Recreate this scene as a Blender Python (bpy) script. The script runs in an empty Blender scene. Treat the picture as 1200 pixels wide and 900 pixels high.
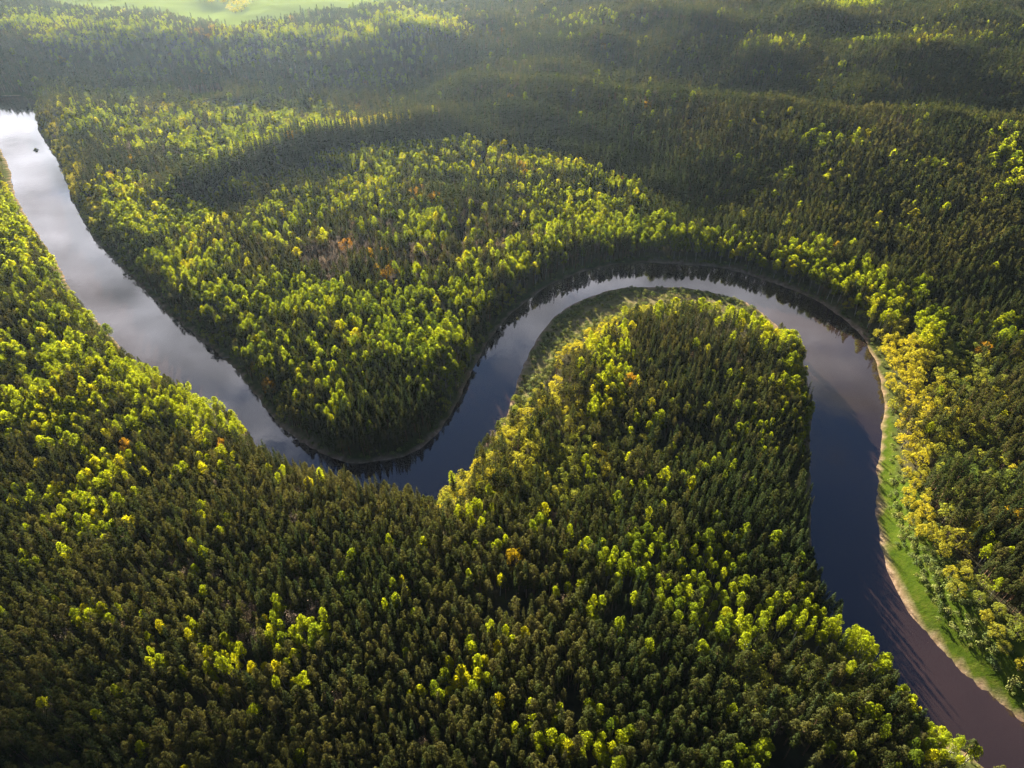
import bpy, math, random
import numpy as np
from mathutils import Matrix, Vector

rng = np.random.default_rng(7)
random.seed(7)
R = math.radians
sc = bpy.context.scene
COL = sc.collection

# ------------------------------------------------------------------ camera
CAM_H = 250.0
PITCH = R(39.0)
F = 800.0                      # focal length in pixels of the 1200 x 900 photograph
SUN_AZ = R(-17.0)              # left of straight ahead (+Y)
SUN_EL = R(14.3)

cam_d = bpy.data.cameras.new('camera')
cam = bpy.data.objects.new('camera', cam_d)
COL.objects.link(cam)
cam.location = (0, 0, CAM_H)
cam.rotation_euler = (math.pi / 2 - PITCH, 0, 0)
cam_d.sensor_width = 36.0
cam_d.lens = 36.0 * F / 1200.0
cam_d.clip_start = 1.0
cam_d.clip_end = 30000.0
sc.camera = cam

FWD = np.array([0, math.cos(PITCH), -math.sin(PITCH)])
UPV = np.array([0, math.sin(PITCH), math.cos(PITCH)])


def unproj(px, py, z=0.0):
    d = FWD * F + np.array([1, 0, 0]) * (px - 600) + UPV * (450 - py)
    t = (z - CAM_H) / d[2]
    return d[0] * t, d[1] * t


def proj(x, y, z):
    dx, dy, dz = x, y, z - CAM_H
    w = dy * FWD[1] + dz * FWD[2]
    u = dx
    v = dy * UPV[1] + dz * UPV[2]
    w = np.maximum(w, 1.0)
    return 600 + F * u / w, 450 - F * v / w, w


SHADE_CLOUDS = [(-215, 40, 34, 2600), (-150, 15, 32, 2700), (-85, 2, 29, 2650), (-25, -6, 28, 2600), (40, -20, 28, 2600)]  # lumps of the added cloud: ground point to shade, radius, distance sunward

# ------------------------------------------------------------------ noise
def vnoise(x, y, seed=0):
    x = np.asarray(x, float); y = np.asarray(y, float)
    xi = np.floor(x).astype(np.int64); yi = np.floor(y).astype(np.int64)
    fx = x - xi; fy = y - yi
    fx = fx * fx * (3 - 2 * fx); fy = fy * fy * (3 - 2 * fy)

    def h(a, b):
        n = (a * 374761393 + b * 668265263 + seed * 1442695041) & 0x7fffffff
        n = ((n ^ (n >> 13)) * 1274126177) & 0x7fffffff
        n = (n ^ (n >> 16)) & 0xffff
        return n / 65535.0
    return (h(xi, yi) * (1 - fx) + h(xi + 1, yi) * fx) * (1 - fy) + (h(xi, yi + 1) * (1 - fx) + h(xi + 1, yi + 1) * fx) * fy


def fbm(x, y, seed=0, oct=3):
    s = 0; a = 1; t = 0
    for i in range(oct):
        s = s + a * vnoise(x * 2 ** i + 17.3 * i, y * 2 ** i - 9.1 * i, seed + i)
        t += a; a *= 0.5
    return s / t


def sstep(a, b, x):
    t = np.clip((x - a) / (b - a), 0, 1)
    return t * t * (3 - 2 * t)


# ------------------------------------------------------------------ the river
def catmull(pts, n=6):
    P = np.array(pts, float)
    P = np.vstack([2 * P[0] - P[1], P, 2 * P[-1] - P[-2]])
    out = []
    for i in range(1, len(P) - 2):
        p0, p1, p2, p3 = P[i - 1:i + 3]
        for t in np.linspace(0, 1, n, endpoint=False):
            out.append(0.5 * ((2 * p1) + (-p0 + p2) * t + (2 * p0 - 5 * p1 + 4 * p2 - p3) * t * t + (-p0 + 3 * p1 - 3 * p2 + p3) * t ** 3))
    out.append(P[-2])
    return np.array(out)


# the bank on the camera's side: (pixel x, pixel y, height of what hides the water's edge there)
near_bank = [(-420, 172, 6), (-160, 166, 8), (-25, 160, 6), (2, 178, 8), (10, 212, 10), (32, 254, 10), (60, 294, 10),
             (78, 332, 10), (105, 360, 10), (130, 387, 11), (152, 412, 11), (200, 434, 11), (238, 460, 11),
             (272, 474, 11), (302, 512, 11), (332, 527, 11), (358, 543, 11), (402, 553, 11), (436, 563, 10), (472, 568, 9),
             (502, 578, 8), (520, 566, 7), (546, 547, 6), (560, 520, 7), (592, 488, 3), (604, 455, 1), (620, 414, 0.5), (640, 382, 0.5),
             (672, 355, 0.5), (720, 339, 0.5), (780, 336, 0.5), (830, 341, 0.5), (878, 355, 1), (912, 376, 4), (940, 404, 6), (951, 440, 8),
             (954, 480, 8), (953, 520, 8), (954, 570, 8), (956, 640, 8), (966, 692, 8), (988, 722, 8), (1012, 748, 8),
             (1036, 770, 8), (1052, 795, 8), (1074, 825, 8), (1098, 852, 8), (1132, 868, 7), (1162, 892, 6), (1200, 930, 6), (1300, 1010, 8)]
far_bank = [(-420, 118), (-160, 114), (0, 112), (34, 116), (46, 128), (44, 150), (54, 166), (68, 190), (78, 215), (88, 242), (110, 280),
            (132, 303), (166, 336), (202, 370), (240, 402), (274, 430), (300, 464), (330, 500), (364, 524), (402, 541), (440, 541),
            (480, 532), (508, 512), (526, 488), (546, 450), (570, 402), (592, 374), (622, 349), (660, 326), (700, 314), (742, 308),
            (800, 310), (850, 315), (900, 329), (940, 344), (976, 364), (1006, 390), (1022, 415), (1031, 442), (1036, 480), (1031, 522),
            (1028, 580), (1032, 640), (1046, 682), (1070, 722), (1096, 752), (1130, 789), (1166, 817), (1200, 846), (1300, 925)]
NB = catmull([unproj(*p) for p in near_bank])
FB = catmull([unproj(p[0], p[1], 0.0) for p in far_bank])
RIV = np.vstack([NB, FB[::-1]])


def poly_sdf(poly, X, Y):
    """signed distance to a closed polygon, negative inside"""
    X = np.asarray(X, float).ravel(); Y = np.asarray(Y, float).ravel()
    d2 = np.full(X.shape, 1e18); inside = np.zeros(X.shape, bool)
    n = len(poly)
    for i in range(n):
        ax, ay = poly[i]; bx, by = poly[(i + 1) % n]
        ex, ey = bx - ax, by - ay
        L = ex * ex + ey * ey + 1e-12
        t = np.clip(((X - ax) * ex + (Y - ay) * ey) / L, 0, 1)
        q = (X - ax - ex * t) ** 2 + (Y - ay - ey * t) ** 2
        np.minimum(d2, q, out=d2)
        if ay != by:
            c = ((ay > Y) != (by > Y)) & (X < (bx - ax) * (Y - ay) / (by - ay) + ax)
            inside ^= c
    d = np.sqrt(d2)
    return np.where(inside, -d, d)


def world_poly(pts, z=2.0):
    return np.array([unproj(p[0], p[1], z) for p in pts])


# open ground
STRIP = world_poly([(1036, 478), (1042, 482), (1047, 520), (1052, 590), (1062, 640), (1092, 690), (1126, 735), (1168, 782), (1220, 828), (1310, 900), (1300, 925),
                    (1200, 846), (1166, 817), (1130, 789), (1096, 752), (1070, 722), (1046, 682), (1032, 640), (1028, 580), (1031, 522)])
SHORE = world_poly([(604, 455), (620, 414), (640, 382), (672, 355), (720, 339), (780, 336), (830, 341), (878, 355), (914, 380),
                    (906, 398), (880, 386), (835, 371), (770, 365), (742, 366), (706, 380), (678, 396), (652, 420), (632, 450), (618, 472)])
FIELD = world_poly([(20, -40), (50, 8), (92, 22), (150, 25), (205, 31), (270, 45), (330, 37), (400, 27), (476, 15), (560, -40)], 32)
MEADOW = world_poly([(205, 112), (262, 110), (268, 124), (240, 127), (212, 121)], 3)

# ------------------------------------------------------------------ terrain height
# foot and crest of the upland, by the bearing of each point
foot_px = [(480, 158), (540, 160), (607, 171), (647, 178), (700, 193), (743, 209), (777, 228), (800, 238), (893, 266), (960, 296), (1040, 332), (1110, 368), (1200, 372), (1320, 400)]
crest_px = [(480, 134), (523, 127), (567, 110), (617, 98), (660, 96), (700, 101), (753, 108), (800, 113), (883, 119), (950, 130), (1013, 134), (1093, 137), (1200, 145), (1320, 158)]
fw = np.array([unproj(a, b, 4) for a, b in foot_px]); cw = np.array([unproj(a, b, 46) for a, b in crest_px])
f_az, f_r = np.arctan2(fw[:, 0], fw[:, 1]), np.hypot(fw[:, 0], fw[:, 1])
c_az, c_r = np.arctan2(cw[:, 0], cw[:, 1]), np.hypot(cw[:, 0], cw[:, 1])
# north valley side, to the left
n_px = [(-500, 112), (-100, 110), (0, 108), (60, 110), (150, 112), (230, 112), (330, 118), (430, 122), (530, 112)]
nw = np.array([unproj(a, b, 3) for a, b in n_px]); n_az, n_r = np.arctan2(nw[:, 0], nw[:, 1]), np.hypot(nw[:, 0], nw[:, 1])
# the spruce spur
SPUR = np.array([unproj(a, b, 6) for a, b in [(232, 226), (262, 212), (300, 198), (345, 183), (400, 170), (450, 162), (510, 156)]])
MOUNDS = [(640, 66, 60, 14), (704, 44, 55, 13), (756, 26, 60, 14), (505, 40, 65, 12), (566, 22, 60, 12), (452, 64, 60, 10), (560, 84, 55, 10), (822, 36, 65, 13),
          (885, 62, 70, 12), (960, 34, 80, 14), (1050, 60, 80, 10), (1130, 30, 90, 12), (880, 10, 70, 12), (1010, 90, 60, 8), (350, 62, 60, 8), (180, 66, 60, 8)]
MW = [(*unproj(a, b, 45), s, h) for a, b, s, h in MOUNDS]


def line_dist(line, X, Y):
    d2 = np.full(np.shape(X), 1e18)
    for i in range(len(line) - 1):
        ax, ay = line[i]; bx, by = line[i + 1]
        ex, ey = bx - ax, by - ay
        t = np.clip(((X - ax) * ex + (Y - ay) * ey) / (ex * ex + ey * ey), 0, 1)
        d2 = np.minimum(d2, (X - ax - ex * t) ** 2 + (Y - ay - ey * t) ** 2)
    return np.sqrt(d2)


def base_height(X, Y):
    az = np.arctan2(X, np.maximum(Y, 1)); r = np.hypot(X, Y)
    h = 2.2 + 2.2 * fbm(X / 70, Y / 70, 3) + 1.5 * vnoise(X / 18, Y / 18, 9)
    # near slope below the camera: a low terrace that lifts towards the viewer
    h = h + 6 * sstep(260, 120, Y)
    # spruce spur
    ds = line_dist(SPUR, X, Y)
    h = h + 13 * np.exp(-(ds / 24) ** 2)
    # right upland
    fr = np.interp(az, f_az, f_r); cr = np.interp(az, c_az, c_r)
    cr = np.maximum(cr, fr + 100)
    t = (r - fr) / (cr - fr)
    wr = sstep(R(-8.5), R(-3.5), az)
    hc = np.interp(az, [R(-9), R(-2), R(6), R(14)], [14, 21, 31, 34]) / 29
    up = hc * np.where(t < 1, 29 * np.clip(t, 0, 1) ** 0.85, 29 - 25 * sstep(0, 75, r - cr) + 25 * sstep(80, 300, r - cr))
    # north side of the valley on the left
    nr = np.interp(az, n_az, n_r)
    upl = 30 * sstep(-5, 150, r - nr)
    h = h + wr * np.where(t > 0, up, 0) + (1 - wr) * upl
    far = sstep(0, 120, r - np.where(wr > 0.5, cr, nr))
    h = h + far * (14 * (fbm(X / 120, Y / 120, 21) - 0.5) * 2 * 0.8)
    for mx, my, s, a in MW:
        h = h + 1.25 * far * a * np.exp(-((X - mx) ** 2 + ((Y - my) * 1.15) ** 2) / (s * s * 0.5))
    return h


GX0, GX1, GY0, GY1, GS = -1040.0, 1140.0, -80.0, 1640.0, 4.0
gx = np.arange(GX0, GX1 + 0.1, GS); gy = np.arange(GY0, GY1 + 0.1, GS)
MX, MY = np.meshgrid(gx, gy)
sdf = poly_sdf(RIV, MX, MY).reshape(MX.shape)
sdf = sdf + 1.6 * (fbm(MX / 11, MY / 11, 55) - 0.5) * 2
bh = base_height(MX, MY)
# the field lies smooth
fsd = poly_sdf(FIELD, MX, MY).reshape(MX.shape)
ssd = poly_sdf(STRIP, MX, MY).reshape(MX.shape)
shd = poly_sdf(SHORE, MX, MY).reshape(MX.shape)
msd = poly_sdf(MEADOW, MX, MY).reshape(MX.shape)
open_flat = np.clip(sstep(6, -4, ssd) + sstep(6, -4, shd), 0, 1)
bh = bh * (1 - open_flat) + open_flat * (0.9 + 0.05 * np.clip(sdf, 0, 40) + 0.5 * vnoise(MX / 9, MY / 9, 77))
HT = np.where(sdf < 0, -2.5 * sstep(0, -9, sdf), 0) + np.where(sdf > 0, 0.25 + (bh - 0.25) * sstep(0.0, 14, sdf), 0)
HT = HT - 0.02


def interp(G, X, Y):
    u = np.clip((np.asarray(X) - GX0) / GS, 0, len(gx) - 1.001); v = np.clip((np.asarray(Y) - GY0) / GS, 0, len(gy) - 1.001)
    i = u.astype(int); j = v.astype(int); fu = u - i; fv = v - j
    return (G[j, i] * (1 - fu) + G[j, i + 1] * fu) * (1 - fv) + (G[j + 1, i] * (1 - fu) + G[j + 1, i + 1] * fu) * fv


# ------------------------------------------------------------------ materials
def new_mat(name):
    m = bpy.data.materials.new(name); m.use_nodes = True
    nt = m.node_tree; nt.nodes.clear()
    return m, nt


def N(nt, typ, **kw):
    n = nt.nodes.new(typ)
    for k, v in kw.items():
        setattr(n, k, v)
    return n


def ramp(nt, stops, interp_='LINEAR'):
    n = N(nt, 'ShaderNodeValToRGB')
    cr = n.color_ramp; cr.interpolation = interp_
    cr.elements[0].position = stops[0][0]; cr.elements[0].color = (*stops[0][1], 1)
    cr.elements[1].position = stops[-1][0]; cr.elements[1].color = (*stops[-1][1], 1)
    for p, c in stops[1:-1]:
        e = cr.elements.new(p); e.color = (*c, 1)
    return n


def leaf_mat(name, stops, trans=0.35, tcol=(1.0, 1.0, 0.6), var=0.35, scale=0.9):
    """leaf clumps: diffuse plus light passing through; hue by the tree's own tint, light and dark sprays by noise"""
    m, nt = new_mat(name)
    at = N(nt, 'ShaderNodeAttribute', attribute_type='INSTANCER', attribute_name='tint')
    cr = ramp(nt, stops)
    nt.links.new(at.outputs['Fac'], cr.inputs['Fac'])
    tc = N(nt, 'ShaderNodeTexCoord')
    nz = N(nt, 'ShaderNodeTexNoise'); nz.inputs['Scale'].default_value = scale; nz.inputs['Detail'].default_value = 2
    nt.links.new(tc.outputs['Object'], nz.inputs['Vector'])
    mr = N(nt, 'ShaderNodeMapRange'); mr.inputs[1].default_value = 0.3; mr.inputs[2].default_value = 0.7
    mr.inputs[3].default_value = 1 - var; mr.inputs[4].default_value = 1 + var
    nt.links.new(nz.outputs['Fac'], mr.inputs[0])
    mul = N(nt, 'ShaderNodeVectorMath', operation='SCALE')
    nt.links.new(cr.outputs['Color'], mul.inputs[0]); nt.links.new(mr.outputs[0], mul.inputs['Scale'])
    df = N(nt, 'ShaderNodeBsdfDiffuse'); tr = N(nt, 'ShaderNodeBsdfTranslucent')
    tm = N(nt, 'ShaderNodeVectorMath', operation='MULTIPLY'); tm.inputs[1].default_value = tcol
    nt.links.new(mul.outputs[0], df.inputs['Color'])
    nt.links.new(mul.outputs[0], tm.inputs[0]); nt.links.new(tm.outputs[0], tr.inputs['Color'])
    mx = N(nt, 'ShaderNodeMixShader'); mx.inputs[0].default_value = trans
    nt.links.new(df.outputs[0], mx.inputs[1]); nt.links.new(tr.outputs[0], mx.inputs[2])
    out = N(nt, 'ShaderNodeOutputMaterial')
    nt.links.new(mx.outputs[0], out.inputs['Surface'])
    return m


def plain_mat(name, col, rough=0.85, nscale=3.0, var=0.3):
    m, nt = new_mat(name)
    tc = N(nt, 'ShaderNodeTexCoord'); nz = N(nt, 'ShaderNodeTexNoise'); nz.inputs['Scale'].default_value = nscale; nz.inputs['Detail'].default_value = 4
    nt.links.new(tc.outputs['Object'], nz.inputs['Vector'])
    cr = ramp(nt, [(0.3, tuple(c * (1 - var) for c in col)), (0.7, tuple(min(1, c * (1 + var)) for c in col))])
    nt.links.new(nz.outputs['Fac'], cr.inputs['Fac'])
    p = N(nt, 'ShaderNodeBsdfPrincipled'); p.inputs['Roughness'].default_value = rough
    nt.links.new(cr.outputs['Color'], p.inputs['Base Color'])
    out = N(nt, 'ShaderNodeOutputMaterial'); nt.links.new(p.outputs[0], out.inputs['Surface'])
    return m


M = {}
M['pine'] = leaf_mat('pine_needles', [(0, (0.031, 0.046, 0.014)), (0.5, (0.056, 0.064, 0.020)), (1, (0.098, 0.092, 0.030))], 0.45, (1.1, 1.0, 0.5), 0.35)
M['spruce'] = leaf_mat('spruce_needles', [(0, (0.024, 0.040, 0.015)), (0.5, (0.038, 0.052, 0.019)), (1, (0.064, 0.062, 0.024))], 0.32, (1.1, 1.0, 0.5), 0.3)
M['birch'] = leaf_mat('birch_leaves', [(0, (0.070, 0.105, 0.018)), (0.35, (0.160, 0.200, 0.017)), (0.7, (0.235, 0.270, 0.017)), (1, (0.320, 0.300, 0.016))], 0.70, (1.45, 1.38, 0.42), 0.32)
M['willow'] = leaf_mat('willow_leaves', [(0, (0.085, 0.130, 0.042)), (0.5, (0.190, 0.215, 0.042)), (1, (0.370, 0.325, 0.030))], 0.55, (1.3, 1.15, 0.4), 0.3)
M['maple'] = leaf_mat('maple_leaves', [(0, (0.300, 0.230, 0.012)), (0.5, (0.330, 0.200, 0.018)), (1, (0.290, 0.150, 0.035))], 0.55, (1.2, 1.05, 0.4), 0.25)
M['bare'] = leaf_mat('bare_twigs', [(0, (0.130, 0.105, 0.088)), (0.5, (0.185, 0.140, 0.105)), (1, (0.260, 0.185, 0.105))], 0.35, (1, 1, 1), 0.3)
M['bush'] = leaf_mat('bush_leaves', [(0, (0.080, 0.115, 0.040)), (0.5, (0.140, 0.170, 0.055)), (1, (0.230, 0.230, 0.070))], 0.3, (1.1, 1.0, 0.5), 0.3)
M['pine_bark'] = plain_mat('pine_bark', (0.16, 0.085, 0.045))
M['dark_bark'] = plain_mat('dark_bark', (0.07, 0.055, 0.042))
M['birch_bark'] = plain_mat('birch_bark', (0.34, 0.32, 0.28), var=0.45, nscale=1.5)


# ------------------------------------------------------------------ tree shapes
def tube(pts, radii, sides=6):
    """tapered tube along a polyline: verts, quads"""
    V = []; Q = []
    pts = np.array(pts, float)
    for i, p in enumerate(pts):
        d = pts[min(i + 1, len(pts) - 1)] - pts[max(i - 1, 0)]
        d = d / (np.linalg.norm(d) + 1e-9)
        a = np.cross(d, (0.3, 0.9, 0.1)); a /= np.linalg.norm(a) + 1e-9
        b = np.cross(d, a)
        for k in range(sides):
            th = 2 * math.pi * k / sides
            V.append(p + radii[i] * (a * math.cos(th) + b * math.sin(th)))
    for i in range(len(pts) - 1):
        for k in range(sides):
            k2 = (k + 1) % sides
            Q.append((i * sides + k, i * sides + k2, (i + 1) * sides + k2, (i + 1) * sides + k))
    return np.array(V), np.array(Q)


def cards(C, Nn, size, g, droop=0.0):
    """one leaf-clump quad per centre, facing about its normal, irregular"""
    n = len(C)
    Nn = Nn + g.normal(0, 0.30, (n, 3)); Nn /= np.linalg.norm(Nn, axis=1)[:, None] + 1e-9
    A = np.cross(Nn, g.normal(0, 1, (n, 3))); A /= np.linalg.norm(A, axis=1)[:, None] + 1e-9
    B = np.cross(Nn, A)
    s = size * g.uniform(0.6, 1.35, (n, 1)); e = g.uniform(0.6, 1.0, (n, 1))
    j = lambda: 1 + g.uniform(-0.35, 0.35, (n, 1))
    bow = Nn * s * 0.22
    P = np.stack([C - A * s * j() * 0.5 - bow * 0.4, C - B * s * e * j() * 0.5 + bow, C + A * s * j() * 0.5 - bow * 0.4, C + B * s * e * j() * 0.5 + bow], 1)
    V = P.reshape(-1, 3)
    return V, np.arange(4 * n).reshape(n, 4)


def clump_cards(blobs, per, size, g, up=0.25):
    """blobs: (centre, radii). Leaf quads through the outer shell of each blob, fewer underneath."""
    Cs, Ns = [], []
    for c, r in blobs:
        k = max(4, int(per * (np.prod(r) ** (2 / 3))))
        d = g.normal(0, 1, (k, 3)); d /= np.linalg.norm(d, axis=1)[:, None]
        d[:, 2] = np.where(d[:, 2] < -0.3, -d[:, 2] * 0.6, d[:, 2])
        rad = g.uniform(0.72, 1.06, (k, 1))
        Cs.append(c + d * r * rad)
        n = d / np.array(r); n /= np.linalg.norm(n, axis=1)[:, None]
        n[:, 2] += up
        Ns.append(n)
    return cards(np.vstack(Cs), np.vstack(Ns), size, g)


def make_pine(g, lod):
    H = 17.0; top = H; Rm = g.uniform(1.9, 2.3); base = g.uniform(8.5, 10.0)
    blobs = []
    nb = 26
    for i in range(nb):
        t = (i + g.uniform(0, 1)) / nb
        z = base + (top - 0.9 - base) * t
        prof = Rm * (min(1, 0.6 + 1.8 * t) * max(0.05, 1 - t) ** 0.6)
        a = i * 2.4 + g.uniform(-0.5, 0.5)
        rr = prof * g.uniform(0.45, 0.95)
        s = g.uniform(0.55, 0.95) * (1.05 - 0.35 * t)
        blobs.append((np.array([rr * math.cos(a), rr * math.sin(a), z]), np.array([s, s, s * 0.72])))
    blobs.append((np.array([0, 0, top - 0.7]), np.array([0.55, 0.55, 0.85])))
    return blobs, (64, 0.40) if not lod else (17, 0.8), [((0, 0, -0.5), 0.2), ((0.1, 0.05, 6), 0.17), ((0, 0, 11), 0.12), ((0, 0, 16), 0.04)]


def make_spruce(g, lod):
    H = 18.5; Rm = g.uniform(1.75, 2.15); base = g.uniform(3.5, 5.5)
    blobs = []
    nb = 34
    for i in range(nb):
        t = (i + g.uniform(0, 1)) / nb
        t = t ** 0.9
        z = base + (H - 0.8 - base) * t
        rr = Rm * (1 - t) ** 0.85 * g.uniform(0.35, 0.85) + 0.05
        a = i * 2.4 + g.uniform(-0.5, 0.5)
        s = 0.35 + 0.65 * (1 - t) * g.uniform(0.7, 1.1)
        blobs.append((np.array([rr * math.cos(a), rr * math.sin(a), z]), np.array([s, s, s * 0.8])))
    blobs.append((np.array([0, 0, H - 0.5]), np.array([0.22, 0.22, 0.9])))
    return blobs, (64, 0.40) if not lod else (17, 0.8), [((0, 0, -0.5), 0.22), ((0, 0, 8), 0.16), ((0, 0, 17.5), 0.04)]


def make_birch(g, lod):
    H = 17.0; Rm = g.uniform(1.6, 2.1); base = g.uniform(7.5, 9.5); lean = g.normal(0, 0.3, 2)
    blobs = []
    nb = 24
    for i in range(nb):
        t = (i + g.uniform(0, 1)) / nb
        z = base + (H - 1.2 - base) * t
        prof = Rm * math.sqrt(max(0.04, 1 - (2 * (t ** 1.15) * 0.98 - 0.75) ** 2 / 1.6)) * (1.0 if t < 0.75 else max(0.25, 1 - (t - 0.75) * 2.6))
        a = i * 2.4 + g.uniform(-0.7, 0.7)
        rr = prof * g.uniform(0.35, 0.9)
        s = g.uniform(0.65, 1.05)
        blobs.append((np.array([rr * math.cos(a) + lean[0] * t, rr * math.sin(a) + lean[1] * t, z]), np.array([s, s, s * g.uniform(0.85, 1.2)])))
    blobs.append((np.array([lean[0], lean[1], H - 1.0]), np.array([0.7, 0.7, 1.1])))
    return blobs, (56, 0.38) if not lod else (16, 0.75), [((0, 0, -0.5), 0.17), ((0.15, 0, 5), 0.14), ((lean[0] * .5, lean[1] * .5, 11), 0.09), ((lean[0], lean[1], 15.5), 0.03)]


def make_willow(g, lod):
    H = 12.0; Rm = g.uniform(3.3, 4.0)
    blobs = []
    nb = 34
    for i in range(nb):
        u = g.uniform(0, 1); a = i * 2.4 + g.uniform(-0.6, 0.6)
        el = math.asin(min(1, u * 1.0)) if i > 6 else g.uniform(0, 0.2)
        k = g.uniform(0.72, 1.0)
        c = np.array([Rm * k * math.cos(el) * math.cos(a), Rm * k * math.cos(el) * math.sin(a), 4.2 + (H - 5.2) * k * math.sin(el)])
        s = g.uniform(0.75, 1.35)
        blobs.append((c, np.array([s, s, s * 0.9])))
    return blobs, (36, 0.40) if not lod else (11, 0.8), [((0, 0, -0.5), 0.28), ((0.2, 0.1, 3), 0.22), ((0.5, 0.3, 7), 0.1), ((0.6, 0.4, 10), 0.04)]


def make_maple(g, lod):
    H = 17.0; Rm = g.uniform(3.4, 4.2)
    blobs = []
    for i in range(40):
        a = i * 2.4 + g.uniform(-0.5, 0.5); el = math.asin(g.uniform(0, 1)) if i > 10 else g.uniform(-0.4, 0.1)
        k = g.uniform(0.7, 1.0)
        c = np.array([Rm * k * math.cos(el) * math.cos(a), Rm * k * math.cos(el) * math.sin(a), 9.5 + (H - 10.5) * k * math.sin(el)])
        s = g.uniform(0.8, 1.3)
        blobs.append((c, np.array([s, s, s])))
    return blobs, (22, 0.46) if not lod else (7, 0.9), [((0, 0, -0.5), 0.3), ((0.1, 0.1, 6), 0.24), ((0.2, 0, 11), 0.12), ((0.2, 0, 15.5), 0.04)]


def make_bush(g, lod):
    blobs = []
    for i in range(11):
        a = i * 2.4 + g.uniform(-0.5, 0.5); rr = g.uniform(0.1, 1.15)
        s = g.uniform(0.5, 0.85)
        blobs.append((np.array([rr * math.cos(a), rr * math.sin(a), 0.55 + (1.4 - rr) * g.uniform(0.5, 1.0)]), np.array([s, s, s * 0.85])))
    return blobs, (26, 0.36) if not lod else (9, 0.7), [((0, 0, -0.3), 0.1), ((0.05, 0, 0.7), 0.07), ((0.1, 0.05, 1.5), 0.02)]


def make_bare(g, lod):
    """leafless broadleaf: a fan of upright limbs, twigs as thin sprays"""
    return None, (0, 0), [((0, 0, -0.5), 0.17), ((0.1, 0, 6), 0.13), ((0.1, 0.1, 12), 0.07), ((0, 0.1, 15.5), 0.02)]


def bare_crown(g, lod):
    Vs, Qs = [], []; off = 0
    n = 18 if not lod else 11
    for i in range(n):
        a = i * 2.4 + g.uniform(-0.4, 0.4); z0 = g.uniform(5, 12); L = g.uniform(3.0, 5.5) * (1.25 - z0 / 16)
        d = np.array([math.cos(a) * 0.6, math.sin(a) * 0.6, 0.8])
        p0 = np.array([0.1, 0.05, z0]); p1 = p0 + d * L * 0.5; p2 = p0 + d * L + np.array([0, 0, 0.5])
        V, Q = tube([p0, p1, p2], [0.07, 0.045, 0.015], 4)
        Vs.append(V); Qs.append(Q + off); off += len(V)
        k = 16 if not lod else 6
        c = p1 + (p2 - p1) * g.uniform(0, 1.1, (k, 1)) + g.normal(0, 0.45, (k, 3))
        V, Q = cards(c, g.normal(0, 1, (k, 3)) + d * 0.3, 0.34 if not lod else 0.6, g)
        Vs.append(V); Qs.append(Q + off); off += len(V)
    return np.vstack(Vs), np.vstack(Qs)


MAKERS = {'pine': make_pine, 'spruce': make_spruce, 'birch': make_birch, 'willow': make_willow, 'maple': make_maple, 'bare': make_bare, 'bush': make_bush}
BARK = {'pine': 'pine_bark', 'spruce': 'dark_bark', 'birch': 'birch_bark', 'willow': 'dark_bark', 'maple': 'dark_bark', 'bare': 'dark_bark', 'bush': 'dark_bark'}


def mesh_from(name, V, Q, mats, midx=None, smooth=False):
    me = bpy.data.meshes.new(name)
    V = np.asarray(V, np.float32); Q = np.asarray(Q, np.int32)
    me.vertices.add(len(V)); me.vertices.foreach_set('co', V.ravel())
    me.loops.add(Q.size); me.loops.foreach_set('vertex_index', Q.ravel())
    me.polygons.add(len(Q)); me.polygons.foreach_set('loop_start', np.arange(len(Q), dtype=np.int32) * Q.shape[1])
    if midx is not None:
        me.polygons.foreach_set('material_index', np.asarray(midx, np.int32))
    for m in mats:
        me.materials.append(m)
    me.update(calc_edges=True)
    if smooth:
        me.polygons.foreach_set('use_smooth', np.ones(len(Q), bool))
    return me


def build_kind(kind, variant, lod):
    g = np.random.default_rng(hash((kind, variant, lod)) % 1000 + 31 * variant + sum(map(ord, kind)) + (500 if lod else 0)) if False else \
        np.random.default_rng(sum(map(ord, kind)) * 131 + variant * 17 + (5000 if lod else 0))
    blobs, (per, size), trunk = MAKERS[kind](g, lod)
    if kind == 'bare':
        cv, cq = bare_crown(g, lod)
    else:
        cv, cq = clump_cards(blobs, per, size, g)
    pts = [p for p, r in trunk]; rad = [r for p, r in trunk]
    tv, tq = tube(pts, rad, 6 if not lod else 4)
    # limbs that carry the clumps
    if not lod and blobs is not None:
        vs, qs = [tv], [tq]; off = len(tv)
        zt = [p[2] for p in pts]
        for c, r in blobs[::3]:
            z0 = max(0.3, c[2] - 0.9 * math.hypot(c[0], c[1]) - 0.2)
            p0 = np.array([np.interp(z0, zt, [p[0] for p in pts]), np.interp(z0, zt, [p[1] for p in pts]), z0])
            v, q = tube([p0, (p0 + c) / 2 + np.array([0, 0, 0.1]), c], [np.interp(z0, zt, rad) * 0.5, np.interp(z0, zt, rad) * 0.35, 0.015], 4)
            vs.append(v); qs.append(q + off); off += len(v)
        tv, tq = np.vstack(vs), np.vstack(qs)
    return cv, cq, tv, tq


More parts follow.
